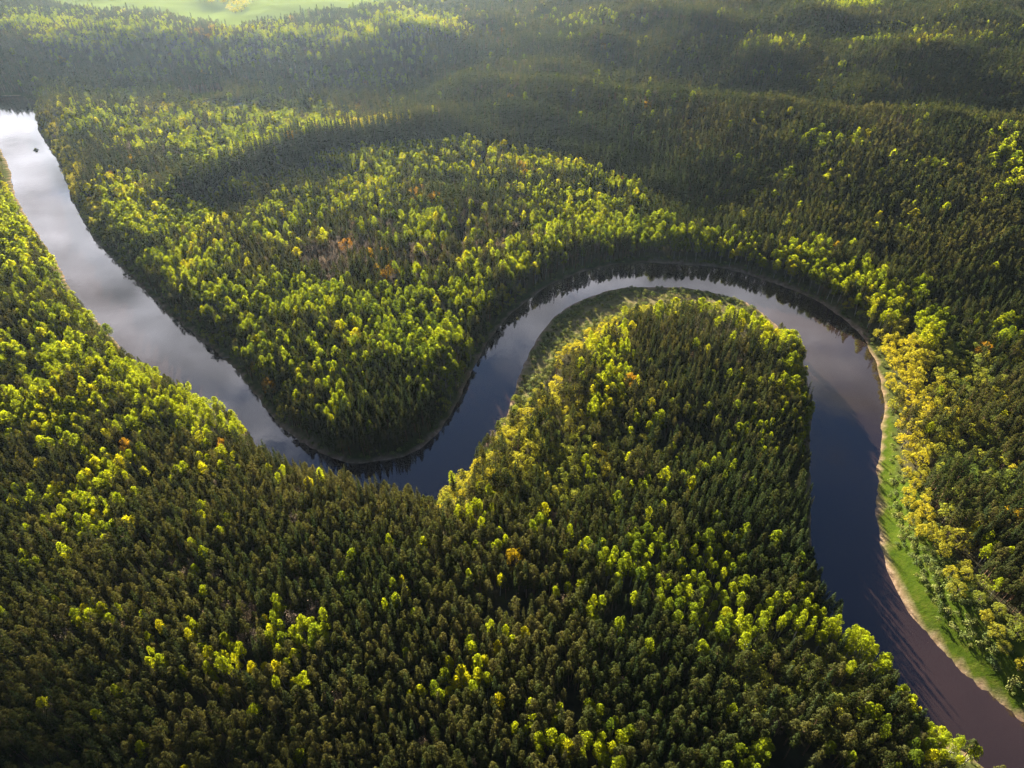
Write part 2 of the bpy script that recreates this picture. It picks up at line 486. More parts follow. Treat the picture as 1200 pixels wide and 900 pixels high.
NEAR_V = {'pine': 7, 'spruce': 6, 'birch': 7, 'willow': 6, 'maple': 4, 'bare': 4, 'bush': 5}
FAR_V = {'pine': 4, 'spruce': 4, 'birch': 4, 'willow': 4, 'maple': 2, 'bare': 3, 'bush': 3}
NAMES = {k: k + '_tree' for k in MAKERS}; NAMES['bush'] = 'willow_bush'
crown_me, trunk_me, whole = {}, {}, {}
for kind in MAKERS:
    crown_me[kind], trunk_me[kind], whole[kind] = [], [], []
    for lod in (False, True):
        for v in range((FAR_V if lod else NEAR_V)[kind]):
            cv, cq, tv, tq = build_kind(kind, v, lod)
            if not lod:
                crown_me[kind].append(mesh_from(kind + '_crown', cv, cq, [M[kind]]))
                trunk_me[kind].append(mesh_from(kind + '_trunk', tv, tq, [M[BARK[kind]]], smooth=True))
            V = np.vstack([cv, tv]); Q = np.vstack([cq, tq + len(cv)])
            whole[kind].append(mesh_from(kind + '_whole', V, Q, [M[kind], M[BARK[kind]]], np.r_[np.zeros(len(cq)), np.ones(len(tq))]))

# ------------------------------------------------------------------ where each kind of tree grows
# blobs in the photograph's pixels: x, y, half-width, half-height, weight.  Each is carried onto the ground at the crowns' height.
ZONES = {
    'birch': [
        (15, 262, 26, 60, 1.0), (62, 335, 40, 34, .75), (102, 392, 60, 32, .95), (42, 425, 60, 36, .7), (150, 432, 50, 22, .55), (215, 472, 66, 30, 1.3), (252, 490, 36, 24, 1.1),
        (135, 482, 66, 26, .8), (112, 545, 60, 34, .55), (64, 500, 34, 26, .5), (20, 470, 30, 40, .5), (75, 580, 50, 18, .4), (235, 540, 40, 20, .4),
        (262, 770, 66, 18, .95), (320, 738, 12, 34, .9), (352, 742, 40, 14, .6), (240, 797, 36, 14, .45), (215, 762, 20, 14, .5), (340, 790, 40, 16, .4), (110, 610, 40, 14, .45),
        (70, 655, 40, 12, .3), (120, 720, 50, 14, .22), (225, 735, 10, 16, .7),
        (682, 640, 22, 14, .5), (702, 716, 28, 18, .9), (762, 642, 26, 30, .8), (722, 660, 26, 26, .5), (792, 692, 30, 22, .7), (668, 690, 16, 14, .5), (640, 610, 20, 10, .4),
        (830, 660, 36, 34, .8), (845, 690, 40, 20, .6), (900, 724, 84, 24, 1.0), (1000, 745, 36, 26, 1.2), (1026, 768, 22, 16, 1.2), (880, 745, 70, 20, .5),
        (1050, 832, 34, 24, .6), (1112, 872, 44, 24, 1.3), (930, 882, 80, 18, .55), (715, 862, 40, 36, .5), (650, 870, 26, 26, .5), (860, 893, 60, 12, .6), (1060, 880, 40, 20, .8),
        (500, 805, 30, 14, .55), (545, 785, 30, 16, .5), (470, 690, 30, 20, .2), (730, 840, 30, 16, .5), (590, 740, 30, 14, .3), (610, 850, 30, 20, .3),
        (850, 358, 56, 13, .9), (905, 388, 50, 17, 1.0), (936, 432, 18, 36, .9), (948, 490, 12, 30, .6), (780, 352, 40, 12, .6), (720, 420, 22, 56, .55), (700, 470, 26, 26, .5), (690, 395, 22, 22, .4),
        (760, 480, 36, 40, .22), (840, 440, 36, 40, .13), (880, 520, 40, 60, .12), (775, 560, 40, 40, .2), (560, 590, 26, 16, .4), (690, 540, 50, 20, .35), (860, 620, 50, 20, .3),
        (180, 150, 70, 22, .5), (260, 200, 30, 20, .6), (140, 240, 40, 30, .7), (200, 255, 60, 26, .8), (160, 300, 40, 26, .55), (225, 310, 60, 30, .6), (270, 345, 50, 26, .65), (300, 390, 50, 26, .7),
        (360, 350, 60, 24, .7), (340, 255, 50, 30, .6), (430, 375, 60, 34, .8), (490, 350, 60, 30, .85), (520, 410, 34, 40, .8), (470, 410, 50, 20, .6), (360, 440, 40, 26, .7), (330, 410, 30, 30, .7),
        (560, 330, 46, 26, .8), (600, 310, 40, 22, .7), (500, 260, 50, 24, .45), (420, 210, 60, 20, .6), (480, 185, 60, 14, .55), (540, 190, 50, 12, .4), (380, 470, 30, 20, .4), (400, 240, 60, 20, .5),
        (300, 140, 60, 14, .6), (360, 140, 40, 14, .5), (250, 165, 60, 18, .7), (110, 140, 40, 16, .5), (310, 170, 40, 10, .5),
        (640, 245, 50, 20, .55), (690, 245, 50, 22, .9), (660, 275, 50, 20, .8), (730, 262, 40, 20, .95), (775, 275, 30, 18, .9), (600, 215, 50, 16, .3),
        (790, 280, 40, 14, 1.2), (850, 287, 50, 14, 1.3), (920, 303, 50, 15, 1.3), (985, 326, 42, 16, 1.3), (1045, 352, 40, 18, 1.3), (1085, 380, 26, 18, 1.1), (720, 292, 50, 12, .8),
        (980, 162, 46, 8, .6), (1110, 190, 30, 10, .5), (1184, 182, 24, 26, .8), (1050, 200, 24, 8, .3), (925, 205, 20, 6, .3), (1190, 220, 20, 16, .5), (900, 225, 16, 6, .3), (1185, 385, 22, 14, .8),
        (1150, 645, 30, 40, .4), (1170, 700, 30, 40, .5), (1110, 640, 22, 26, .4), (1080, 560, 14, 60, .3), (1190, 740, 20, 30, .5),
        (330, 42, 130, 12, .45), (150, 45, 90, 20, .5), (470, 28, 66, 14, .65), (400, 88, 50, 8, .7), (160, 86, 30, 6, .6), (430, 92, 40, 8, .5), (60, 25, 60, 12, .5), (250, 60, 90, 14, .35), (470, 62, 40, 8, .35),
        (1000, 4, 30, 5, .9), (700, 20, 60, 8, .15), (880, 45, 60, 8, .2), (1000, 45, 40, 6, .2), (1100, 38, 90, 10, .18),
    ],
    'willow': [
        (530, 578, 40, 16, 1.0), (560, 555, 36, 26, 1.2), (600, 545, 44, 34, 1.2), (650, 560, 50, 34, .8), (598, 505, 22, 30, 1.3), (615, 470, 18, 30, 1.3), (640, 430, 20, 34, 1.3), (668, 392, 22, 22, 1.2),
        (705, 370, 24, 16, 1.1), (755, 354, 40, 10, 1.0), (690, 520, 50, 30, .7), (660, 490, 30, 30, .7), (620, 590, 50, 16, .5), (1060, 415, 24, 34, 1.4), (1072, 470, 26, 40, 1.5), (1078, 530, 24, 40, 1.5), (1082, 590, 24, 34, 1.4), (1096, 650, 18, 36, 1.1),
        (1110, 430, 50, 40, .95), (1130, 500, 40, 50, .9), (1170, 440, 40, 50, .7), (1150, 560, 40, 40, .6), (1120, 600, 30, 40, .7), (1150, 745, 26, 30, 1.2), (1185, 775, 24, 24, 1.2), (1130, 700, 26, 30, .6),
        (1040, 405, 20, 16, 1.2), (930, 795, 80, 34, .9), (990, 830, 50, 26, .7), (860, 770, 40, 24, .5), (640, 340, 30, 14, .5), (770, 248, 50, 14, .7), (810, 255, 30, 12, .6), (740, 235, 36, 14, .5),
        (60, 150, 20, 50, .8), (82, 210, 16, 40, 1.0), (110, 262, 16, 30, .9), (150, 315, 20, 24, .8), (215, 370, 24, 22, .8), (265, 410, 24, 22, .8), (310, 460, 24, 24, .6), (520, 470, 14, 40, .4), (560, 400, 16, 34, .4),
        (130, 112, 60, 8, .9), (250, 125, 80, 8, .9), (350, 130, 60, 12, .9), (420, 140, 50, 8, .9), (200, 140, 60, 10, .4), (600, 350, 20, 20, .4), (1010, 370, 20, 22, .7),
    ],
    'bare': [(405, 300, 56, 22, 1.0), (560, 268, 60, 24, .8), (300, 290, 30, 20, .3), (440, 265, 40, 16, .5), (355, 716, 24, 14, .8), (640, 265, 24, 12, .4), (270, 722, 44, 22, .45), (480, 330, 30, 14, .3), (620, 235, 30, 16, .3),
             (170, 170, 40, 14, .25), (200, 660, 30, 10, .35), (225, 420, 20, 14, .3), (500, 295, 40, 16, .4)],
    'maple': [(425, 287, 24, 9, .75), (470, 222, 18, 8, .45), (500, 232, 16, 8, .5), (455, 315, 18, 8, .5), (550, 802, 20, 10, .8), (1005, 816, 18, 11, .9), (340, 152, 30, 8, .15), (235, 37, 26, 5, .4), (615, 195, 12, 8, .3)],
    'spruce': [(290, 205, 60, 14, .9), (360, 180, 60, 12, .9), (440, 163, 60, 9, .9), (520, 158, 50, 9, .6), (620, 175, 40, 9, .5), (700, 200, 50, 14, .6), (560, 225, 50, 22, .6), (290, 510, 26, 26, .8), (330, 530, 24, 18, .8), (235, 445, 14, 10, .8), (180, 415, 16, 14, .5),
               (120, 185, 40, 26, .7), (420, 490, 80, 40, .55), (840, 420, 80, 60, .55), (870, 560, 80, 80, .6), (940, 600, 14, 70, .8), (975, 690, 20, 30, .8), (760, 700, 30, 20, .5), (1170, 640, 40, 60, .4), (60, 560, 60, 40, .35), (380, 220, 60, 24, .4)],
}


def zone_weights(kind, X, Y, Z):
    px, py, w = proj(X, Y, Z + (13 if kind in ('birch', 'spruce', 'maple', 'bare') else 9))
    wgt = np.zeros_like(px)
    for bx, by, rx, ry, a in ZONES[kind]:
        d = ((px - bx) / rx) ** 2 + ((py - by) / ry) ** 2
        wgt = np.maximum(wgt, a * np.exp(-0.9 * d ** 1.5))
    return wgt


def scatter(y0, y1, s):
    """jittered grid with offset rows over the ground the photograph can see, with a margin"""
    ys = np.arange(y0, y1, s * 0.88)
    half = 600 if y1 < 600 else 1060
    xs = np.arange(-half, half + 80, s)
    X, Y = np.meshgrid(xs, ys)
    X = X + (np.arange(len(ys)) % 2)[:, None] * s * 0.5
    X = X + rng.uniform(-0.36, 0.36, X.shape) * s; Y = Y + rng.uniform(-0.36, 0.36, X.shape) * s
    return X.ravel(), Y.ravel()


PX, PY = [], []
for y0, y1, s in ((40, 330, 3.35), (330, 560, 3.75), (560, 820, 4.3), (820, 1120, 4.8), (1120, 1580, 5.4)):
    a, b = scatter(y0, y1, s)
    PX.append(a); PY.append(b)
X = np.concatenate(PX); Y = np.concatenate(PY)
Z = interp(HT, X, Y)
px, py, dep = proj(X, Y, Z + 10)
ok = (py < 1060) & (py > -95) & (px > -300) & (px < 1500)
X, Y, Z, px, py, dep = (a[ok] for a in (X, Y, Z, px, py, dep))
sd = interp(sdf, X, Y)
edge = 1.2 + 3.2 * fbm(X / 14, Y / 14, 5)
ok = (sd > edge) & (interp(fsd, X, Y) > 2 + 5 * vnoise(X / 9, Y / 9, 8)) & (interp(ssd, X, Y) > 1.5) & (interp(shd, X, Y) > 2) & (interp(msd, X, Y) > 0)
X, Y, Z, px, py, dep, sd = (a[ok] for a in (X, Y, Z, px, py, dep, sd))

n = len(X)
wb = zone_weights('birch', X, Y, Z); ww = zone_weights('willow', X, Y, Z); wa = zone_weights('bare', X, Y, Z); wm = zone_weights('maple', X, Y, Z); ws = zone_weights('spruce', X, Y, Z)
clm = fbm(X / 16, Y / 16, 40, 2)           # clumps of a few trees
clm2 = fbm(X / 30, Y / 30, 60, 2)
pb = wb * np.where(X < 60, 1.10, 1.05) * (0.4 + 1.25 * sstep(0.30, 0.60, clm)) + 0.05 * sstep(0.55, 0.72, clm) + 0.005
pw = ww * (0.55 + 0.8 * sstep(0.3, 0.65, clm2))
pa = wa * (0.4 + sstep(0.35, 0.6, clm2)) + 0.008
pm = 0.45 * wm + 0.0008
pb[sd < 12] *= 0.8
kind = np.full(n, 'pine', dtype='<U8')
u = rng.uniform(0, 1, n)
kind[rng.uniform(0, 1, n) < ws * 0.9 + 0.20] = 'spruce'
acc = np.zeros(n)
for k, p in (('maple', pm), ('willow', pw), ('birch', pb), ('bare', pa)):
    p = np.clip(p, 0, 1) * (1 - np.clip(acc, 0, 1))
    kind[(u >= acc) & (u < acc + p)] = k
    acc = acc + p

ARC = np.array([(226, 232), (245, 206), (267, 187), (300, 172), (333, 160), (400, 143), (450, 136), (523, 128), (620, 130), (720, 150), (800, 190), (806, 236), (777, 226), (743, 206), (700, 188), (680, 183), (647, 175),
                (607, 169), (540, 159), (467, 161), (400, 168), (333, 182), (287, 198), (250, 222)], float)
cpx, cpy, _ = proj(X, Y, Z + 13)
asd = poly_sdf(ARC, cpx, cpy)
inarc = (asd < 0) & (rng.uniform(0, 1, n) > 0.03)
kind[inarc] = 'spruce'
below = (asd > 1) & (asd < 22) & (cpy > np.interp(cpx, [226, 287, 400, 540, 647, 743, 806], [240, 205, 172, 162, 178, 210, 240])) & (cpx > 280) & (cpx < 760)
kind[below & (rng.uniform(0, 1, n) < 0.62)] = 'birch'
# scrub between the grass strip and the wood
SCRUB = world_poly([(1050, 560), (1070, 560), (1094, 640), (1128, 690), (1180, 750), (1260, 810), (1330, 870), (1310, 900), (1220, 828), (1168, 782), (1126, 735), (1092, 690), (1062, 640), (1052, 590)])
scr = poly_sdf(SCRUB, X, Y)
inscr = scr < 0
kind[inscr] = 'willow'
# crowns need room: thin the broad ones
keep = np.ones(n, bool)
thin = {'pine': 1.0, 'spruce': 1.0, 'birch': 0.60, 'willow': 0.34, 'maple': 0.55, 'bare': 0.6, 'bush': 1}
cell = {}
order = rng.permutation(n)
space = {'pine': 0, 'spruce': 0, 'birch': 3.0, 'willow': 5.0, 'maple': 5.0, 'bare': 3.8}
for i in order:
    k = kind[i]
    s = space[k] * (1.4 if k == 'birch' and Y[i] > 335 else 0.8 if inscr[i] else 1.0)
    if s == 0:
        continue
    cx, cy = int(X[i] // 6), int(Y[i] // 6)
    hit = False
    for ax in (-1, 0, 1):
        for ay in (-1, 0, 1):
            for j in cell.get((cx + ax, cy + ay), ()):
                if (X[i] - X[j]) ** 2 + (Y[i] - Y[j]) ** 2 < (0.5 * (s + space[kind[j]])) ** 2:
                    hit = True
    if hit:
        keep[i] = False
    else:
        cell.setdefault((cx, cy), []).append(i)
# conifers standing inside a broad crown go too
for i in np.nonzero(keep)[0]:
    if space[kind[i]]:
        continue
    cx, cy = int(X[i] // 6), int(Y[i] // 6)
    for ax in (-1, 0, 1):
        for ay in (-1, 0, 1):
            for j in cell.get((cx + ax, cy + ay), ()):
                if (X[i] - X[j]) ** 2 + (Y[i] - Y[j]) ** 2 < (0.42 * space[kind[j]]) ** 2:
                    keep[i] = False
# thin gaps in the canopy
gap = fbm(X / 22, Y / 22, 91, 2)
keep &= ~(inscr & (rng.uniform(0, 1, n) < np.where(Y > 250, 0.05, 0.12)))
keep &= ~((gap > 0.70) & (rng.uniform(0, 1, n) < 0.55))
X, Y, Z, px, py, dep, sd, kind, inarc, scr = (a[keep] for a in (X, Y, Z, px, py, dep, sd, kind, inarc, scr))
n = len(X)
hvar = 0.80 + 0.34 * fbm(X / 40, Y / 40, 71, 2) + rng.normal(0, 0.095, n)
hvar *= np.where(kind == 'birch', 1.0, 1.0)
hvar *= np.interp(sd, [0, 6, 22], [0.72, 0.85, 1.0])
wid = np.clip(1.04 + rng.normal(0, 0.17, n), 0.62, 1.5) * np.sqrt(np.clip(hvar, 0.5, 1.3))
wid *= np.where(np.hypot(X, Y) > 560, np.interp(np.hypot(X, Y), [560, 1300], [1.05, 1.35]), 1.0)
hvar = np.clip(hvar, 0.42, 1.35)
wid[kind == 'pine'] *= 1.04
wid = np.where(kind == 'birch', wid * np.interp(np.hypot(X, Y), [230, 380, 560, 900], [0.98, 1.34, 1.40, 1.15]), wid)
hvar *= np.interp(interp(shd, X, Y), [0, 4, 14], [0.55, 0.7, 1.0])
hvar[kind == 'spruce'] *= 1.10
hvar = np.where(inarc, np.maximum(hvar, 0.95) * 1.2, hvar)
shr = interp(shd, X, Y)
low = (scr < 3) | (shr < 9)
hvar = np.where(low & (kind == 'willow'), hvar * 0.72, hvar); wid = np.where(low & (kind == 'willow'), wid * 0.75, wid)
hvar[kind == 'willow'] *= 1.12
fpx, fpy, _ = proj(X, Y, Z)
farb = (sd < 45) & (fpx > 560) & (fpx < 1090) & (fpy < np.interp(fpx, [560, 600, 650, 740, 860, 940, 1000, 1090], [400, 365, 330, 306, 315, 342, 380, 420]))
hvar = np.where(farb, np.maximum(hvar, 0.9) * np.interp(fpx, [560, 660, 720, 900, 960, 1090], [1.15, 1.15, 0.95, 0.95, 1.1, 1.1]), hvar)
# young even growth on the tongue under the spruce spur
yd = ((px - 350) / 75) ** 2 + ((py - 203) / 14) ** 2
hvar = np.where((yd < 1) & (kind != 'spruce'), hvar * 0.6, hvar)
tint = np.clip(0.5 + 0.9 * (fbm(X / 55, Y / 55, 81, 2) - 0.5) + rng.normal(0, 0.19, n), 0, 1)

GOLD = [(64, 140, 20, 24, 1.0), (1058, 415, 40, 34, .85), (1072, 470, 24, 44, .95), (1076, 540, 22, 44, .95), (1084, 600, 22, 40, .9), (1100, 660, 20, 40, .75), (1150, 745, 28, 34, .9), (1185, 778, 26, 26, .9),
        (680, 385, 44, 26, .85), (640, 440, 22, 50, .8), (600, 520, 40, 50, .72), (555, 565, 40, 24, .8), (755, 354, 40, 8, .8), (75, 180, 26, 70, .8), (215, 472, 90, 40, .68), (1000, 745, 60, 34, .66), (1110, 690, 40, 50, .8), (1200, 800, 60, 50, .85)]
for gx_, gy_, rx, ry, tv_ in GOLD:
    qx, qy, _ = proj(X, Y, Z + 9)
    wq = np.exp(-(((qx - gx_) / rx) ** 2 + ((qy - gy_) / ry) ** 2) ** 1.5) * ((kind == 'willow') | (kind == 'birch'))
    tint = tint * (1 - 0.8 * wq) + 0.8 * wq * (tv_ + rng.normal(0, 0.08, n))
tint = np.clip(tint, 0, 1)

# single trees the eye finds at once
SOLO = [(603, 655, 'maple', 1.0, 1.05, 0.05), (146, 518, 'maple', 1.0, .85, 0.6), (258, 513, 'maple', .85, .6, 0.7), (1045, 402, 'willow', 1.2, 1.0, 0.9), (1155, 649, 'birch', 1.0, 1.0, .5), (128, 200, 'maple', .9, .8, .9),
        (600, 215, 'maple', .9, .7, .9), (455, 625 + 10, 'birch', .9, .9, .5), (128, 203, 'maple', .8, .7, 1.0)]
sx, sy, sk, sh, sw, st = [], [], [], [], [], []
for a, b, k, hh, wv, tt in SOLO:
    x, y = unproj(a, b, 4 + (14 if k != 'willow' else 10)); sx.append(x); sy.append(y); sk.append(k); sh.append(hh); sw.append(wv); st.append(tt)
kp = np.ones(n, bool)
for x, y in zip(sx, sy):
    kp &= (X - x) ** 2 + (Y - y) ** 2 > 4.2 ** 2
X, Y, Z, sd, kind, hvar, wid, tint = (a[kp] for a in (X, Y, Z, sd, kind, hvar, wid, tint))
# the copse on the field
for a, b in ((272, 11), (275, 13), (279, 10), (283, 12), (286, 9), (268, 8), (278, 5), (284, 4), (271, 3), (289, 6), (248, 3), (240, 2), (255, 1), (262, 2), (236, -3), (243, -4), (250, -3), (257, -4), (264, -3), (80, -6), (88, -5), (96, -6), (104, -7), (112, -6), (120, -7), (296, 1), (380, -4), (390, -5), (400, -4), (410, -5)):
    x, y = unproj(a, b, 34); sx.append(x); sy.append(y); sk.append('willow'); sh.append(random.uniform(.7, .95)); sw.append(random.uniform(1.3, 1.7)); st.append(random.uniform(.6, 1))
# bushes on the open shores
bx, by = [], []
a, b = scatter(60, 330, 3.1); c, d = scatter(330, 560, 3.3)
BX = np.concatenate([a, c]); BY = np.concatenate([b, d])
s1 = interp(ssd, BX, BY); s2 = interp(shd, BX, BY); rd = interp(sdf, BX, BY)
cl = fbm(BX / 10, BY / 10, 33, 2)
bqx, bqy, _ = proj(BX, BY, BX * 0 + 1)
p1 = np.where((s1 < 2) & (rd > 3), sstep(1.5, 9.5, rd - 2) * np.where(bqy > 620, 0.8, 0.10) * (0.3 + sstep(.35, .6, cl)), 0)
p1 = np.where((s1 < 2) & (s1 > -3.0) & (rd > 4), np.maximum(p1, 0.6), p1)
p2 = np.where((s2 < 3) & (rd > 2.5), (0.36 + 0.9 * sstep(-13, -1, s2)) * (0.45 + sstep(.35, .65, cl)), 0)
s3 = poly_sdf(SCRUB, BX, BY)
p1 = np.maximum(p1, np.where(s3 < 2, 0.75 * (0.5 + sstep(.3, .55, cl)), 0))
p3 = np.where((rd > 0.8) & (rd < 7) & (s1 > 2) & (s2 > 3), 0.55, 0)
kb = (rng.uniform(0, 1, len(BX)) < np.maximum(np.maximum(p1, p2), p3)) & (bqx > -200) & (bqx < 1420) & (bqy < 1010)
BX, BY = BX[kb], BY[kb]
nb_ = len(BX)
# islet's shrub belongs to the islet
X = np.r_[X, sx, BX]; Y = np.r_[Y, sy, BY]
kind = np.r_[kind, np.array(sk, dtype='<U8'), np.full(nb_, 'bush', dtype='<U8')]
hvar = np.r_[hvar, sh, rng.uniform(0.6, 1.5, nb_)]; wid = np.r_[wid, sw, rng.uniform(0.6, 1.25, nb_) * np.where((poly_sdf(SCRUB, BX, BY) < 3) | (np.abs(interp(shd, BX, BY) + 2) < 7), 1.5, 1.0)]; tint = np.r_[tint, st, np.clip(rng.normal(.5, .25, nb_), 0, 1)]
solo = np.zeros(len(X), bool); solo[len(X) - nb_ - len(sx):len(X) - nb_] = True
Z = interp(HT, X, Y)
n = len(X)
rot = rng.uniform(0, 2 * math.pi, n)
px, py, dep = proj(X, Y, Z + 12 * hvar)
print('TREES', n, {k: int((kind == k).sum()) for k in MAKERS})

# ------------------------------------------------------------------ the largest 300 of each kind as single things, the rest as one mass per kind
HEAD = {'pine': 17, 'spruce': 18.5, 'birch': 17, 'willow': 12, 'maple': 17, 'bare': 15.5, 'bush': 2.2}
LANDMARKS = [((0, 880), 'in the deep shade at the bottom left corner'), ((150, 850), 'in the dark stand left of the bottom birch clump'), ((270, 775), 'in the birch clump beside the bare clearing'),
             ((270, 715), 'around the small bare brown clearing'), ((400, 850), 'below and right of the birch clump by the clearing'), ((550, 800), 'around the two golden maples near the bottom'), ((603, 690), 'around the lone yellow maple among dark pines'),
             ((700, 720), 'in the slanting birch line right of the lone yellow maple'), ((680, 870), 'at the bottom edge below the golden maples'), ((830, 680), 'in the birch stand below the peninsula'), ((820, 850), 'at the bottom edge left of the grey willows'), ((930, 800), 'in the grey green willow hollow by the brown river'),
             ((1000, 745), 'on the birch point that juts towards the brown river'), ((1000, 870), 'at the bottom edge below the grey willow hollow'), ((1110, 870), 'on the last bright clump beside the brown river'), ((960, 660), 'on the peninsula edge above the shaded blue water'), ((860, 560), 'in the dark conifers on the right half of the peninsula'),
             ((760, 470), 'in the middle of the peninsula forest'), ((850, 380), 'at the far rounded tip of the peninsula'), ((620, 540), 'among the pale willows at the neck of the peninsula'), ((650, 420), 'on the pale inner shore of the peninsula'), ((1075, 480), 'in the golden row behind the grass strip'), ((1090, 620), 'beside the wide part of the bright grass strip'),
             ((1150, 520), 'in the shaded hollow behind the golden willow row'), ((1160, 660), 'in the mixed wood right of the grass strip'), ((1160, 770), 'by the lower end of the grass strip'), ((215, 475), 'in the brightest birch stand on the near bank'), ((100, 400), 'on the near bank beside the silver stretch of river'), ((60, 560), 'in the dark pines at the left edge'),
             ((30, 270), 'at the left edge beside the silver water'), ((310, 520), 'on the near bank at the hidden bend'), ((420, 600), 'on the near bank below the dark river bend'), ((100, 680), 'in the thin pines near the left edge'), ((420, 700), 'in the wide pine stand right of the bare clearing'), ((530, 640), 'between the river bend and the lone yellow maple'),
             ((420, 480), 'in the inner wood at the tip of the river loop'), ((480, 370), 'in the bright crowns of the inner wood'), ((330, 400), 'in the inner wood beside the upper river'), ((400, 300), 'around the grey leafless patch of the inner wood'), ((220, 270), 'in the inner wood near the silver river'), ((920, 310), 'along the far bank of the river bend'), ((700, 260), 'in the broad birch tongue beyond the river bend'),
             ((90, 180), 'on the far bank beside the white stretch of river'), ((278, 10), 'in the copse on the green field'), ((560, 250), 'in the brownish wood beyond the inner wood'), ((330, 190), 'along the dark spruce spur'), ((800, 180), 'on the hazy far hillside'), ((200, 130), 'by the pale roofs in the valley'), ((1040, 400), 'by the river where the golden row begins')]
LMP = np.array([l[0] for l in LANDMARKS], float)
LOOK = {'pine': ('dark olive', 'olive', 'brownish olive'), 'spruce': ('blackish green', 'deep green', 'brown tipped'), 'birch': ('fresh green', 'lime green', 'yellow green'),
        'willow': ('grey green', 'pale green', 'golden green'), 'maple': ('golden yellow', 'amber', 'orange brown'), 'bare': ('grey leafless', 'brown leafless', 'tan leafless'), 'bush': ('grey green', 'light green', 'straw green')}
GROUPS = {'pine': 'pines of the forest', 'spruce': 'spruces of the forest', 'birch': 'birches of the forest', 'willow': 'willows by the river and in the hollows', 'maple': 'yellow and orange maples in the forest',
          'bare': 'leafless trees in the forest', 'bush': 'bushes on the river shores'}
CAT = {'bush': 'bush'}
SHAPE = {'pine': 'pine', 'spruce': 'narrow spruce', 'birch': 'birch', 'willow': 'round willow', 'maple': 'broad maple', 'bare': 'tree', 'bush': 'bush'}
FOREST_NAME = {'pine': 'pine_forest', 'spruce': 'spruce_forest', 'birch': 'birch_forest', 'willow': 'willow_woods', 'maple': 'maple_woods', 'bare': 'leafless_woods', 'bush': 'shore_shrubbery'}
FOREST_LABEL = {'pine': 'dense olive pine forest covering the hills and plain', 'spruce': 'dark pointed spruces mixed through the forest', 'birch': 'bright yellow green birch crowns scattered through the forest',
                'willow': 'rounded pale willows along the river and valley', 'maple': 'scattered golden and orange maples in the forest', 'bare': 'grey brown leafless trees in the forest', 'bush': 'low willow bushes along the river shores'}


def make_thing(k, i, variant):
    o = bpy.data.objects.new(NAMES[k], None)
    o.empty_display_size = 0.5
    COL.objects.link(o)
    c = bpy.data.objects.new('crown', crown_me[k][variant]); c.parent = o; COL.objects.link(c)
    t = bpy.data.objects.new('trunk', trunk_me[k][variant]); t.parent = o; COL.objects.link(t)
    return o, c, t


protos = {}
SPECIAL = {0: 'broad golden yellow maple standing alone among dark olive pines', 1: 'lone orange maple in the dark wood on the near bank of the upper river', 2: 'small orange brown maple just above the bend of the near bank',
           3: 'golden willow standing alone on the outer bank where the golden row begins', 4: 'single lime green birch in the gap behind the bright grass strip', 5: 'orange maple among brown spruces beside the white river'}
first_solo = n - nb_ - len(sx)
mass = {}
for k in MAKERS:
    idx = np.nonzero(kind == k)[0]
    inf = (px[idx] > 2) & (px[idx] < 1198) & (py[idx] > 2) & (py[idx] < 898)
    size = np.where(inf, HEAD[k] * hvar[idx] * (0.5 + 0.5 * wid[idx]) / dep[idx], 0) + np.where(solo[idx] & inf, 1.0, 0)
    o = idx[np.argsort(-size)]
    n_in = int((size > 0).sum())
    take = o[:min(300, n_in)]
    rest = o[min(300, n_in):]
    for i in take:
        v = int(rng.integers(0, NEAR_V[k]))
        key = (k, v)
        if key not in protos:
            protos[key] = make_thing(k, i, v)
            root, cr, tr = protos[key]
        else:
            r0, c0, t0 = protos[key]
            root = r0.copy(); COL.objects.link(root)
            cr = c0.copy(); cr.parent = root; COL.objects.link(cr)
            tr = t0.copy(); tr.parent = root; COL.objects.link(tr)
        root.location = (X[i], Y[i], Z[i] - 0.1)
        root.rotation_euler = (0, 0, rot[i])
        root.scale = (wid[i], wid[i], hvar[i])
        cr['tint'] = float(tint[i])
        lm = LANDMARKS[int(np.argmin(((LMP[:, 0] - px[i]) / 1.0) ** 2 + ((LMP[:, 1] - py[i]) * 1.2) ** 2))][1]
        tone = LOOK[k][0 if tint[i] < 0.36 else 1 if tint[i] < 0.66 else 2]
        hcls = 'tall ' if hvar[i] > 1.06 else 'low ' if hvar[i] < 0.88 else ''
        lab = f'{hcls}{tone} {SHAPE[k]} {lm}'
        if i - first_solo in SPECIAL and solo[i]:
            lab = SPECIAL[i - first_solo]
        root['label'] = lab
        root['category'] = CAT.get(k, 'tree')
        root['group'] = GROUPS[k]
    mass[k] = rest


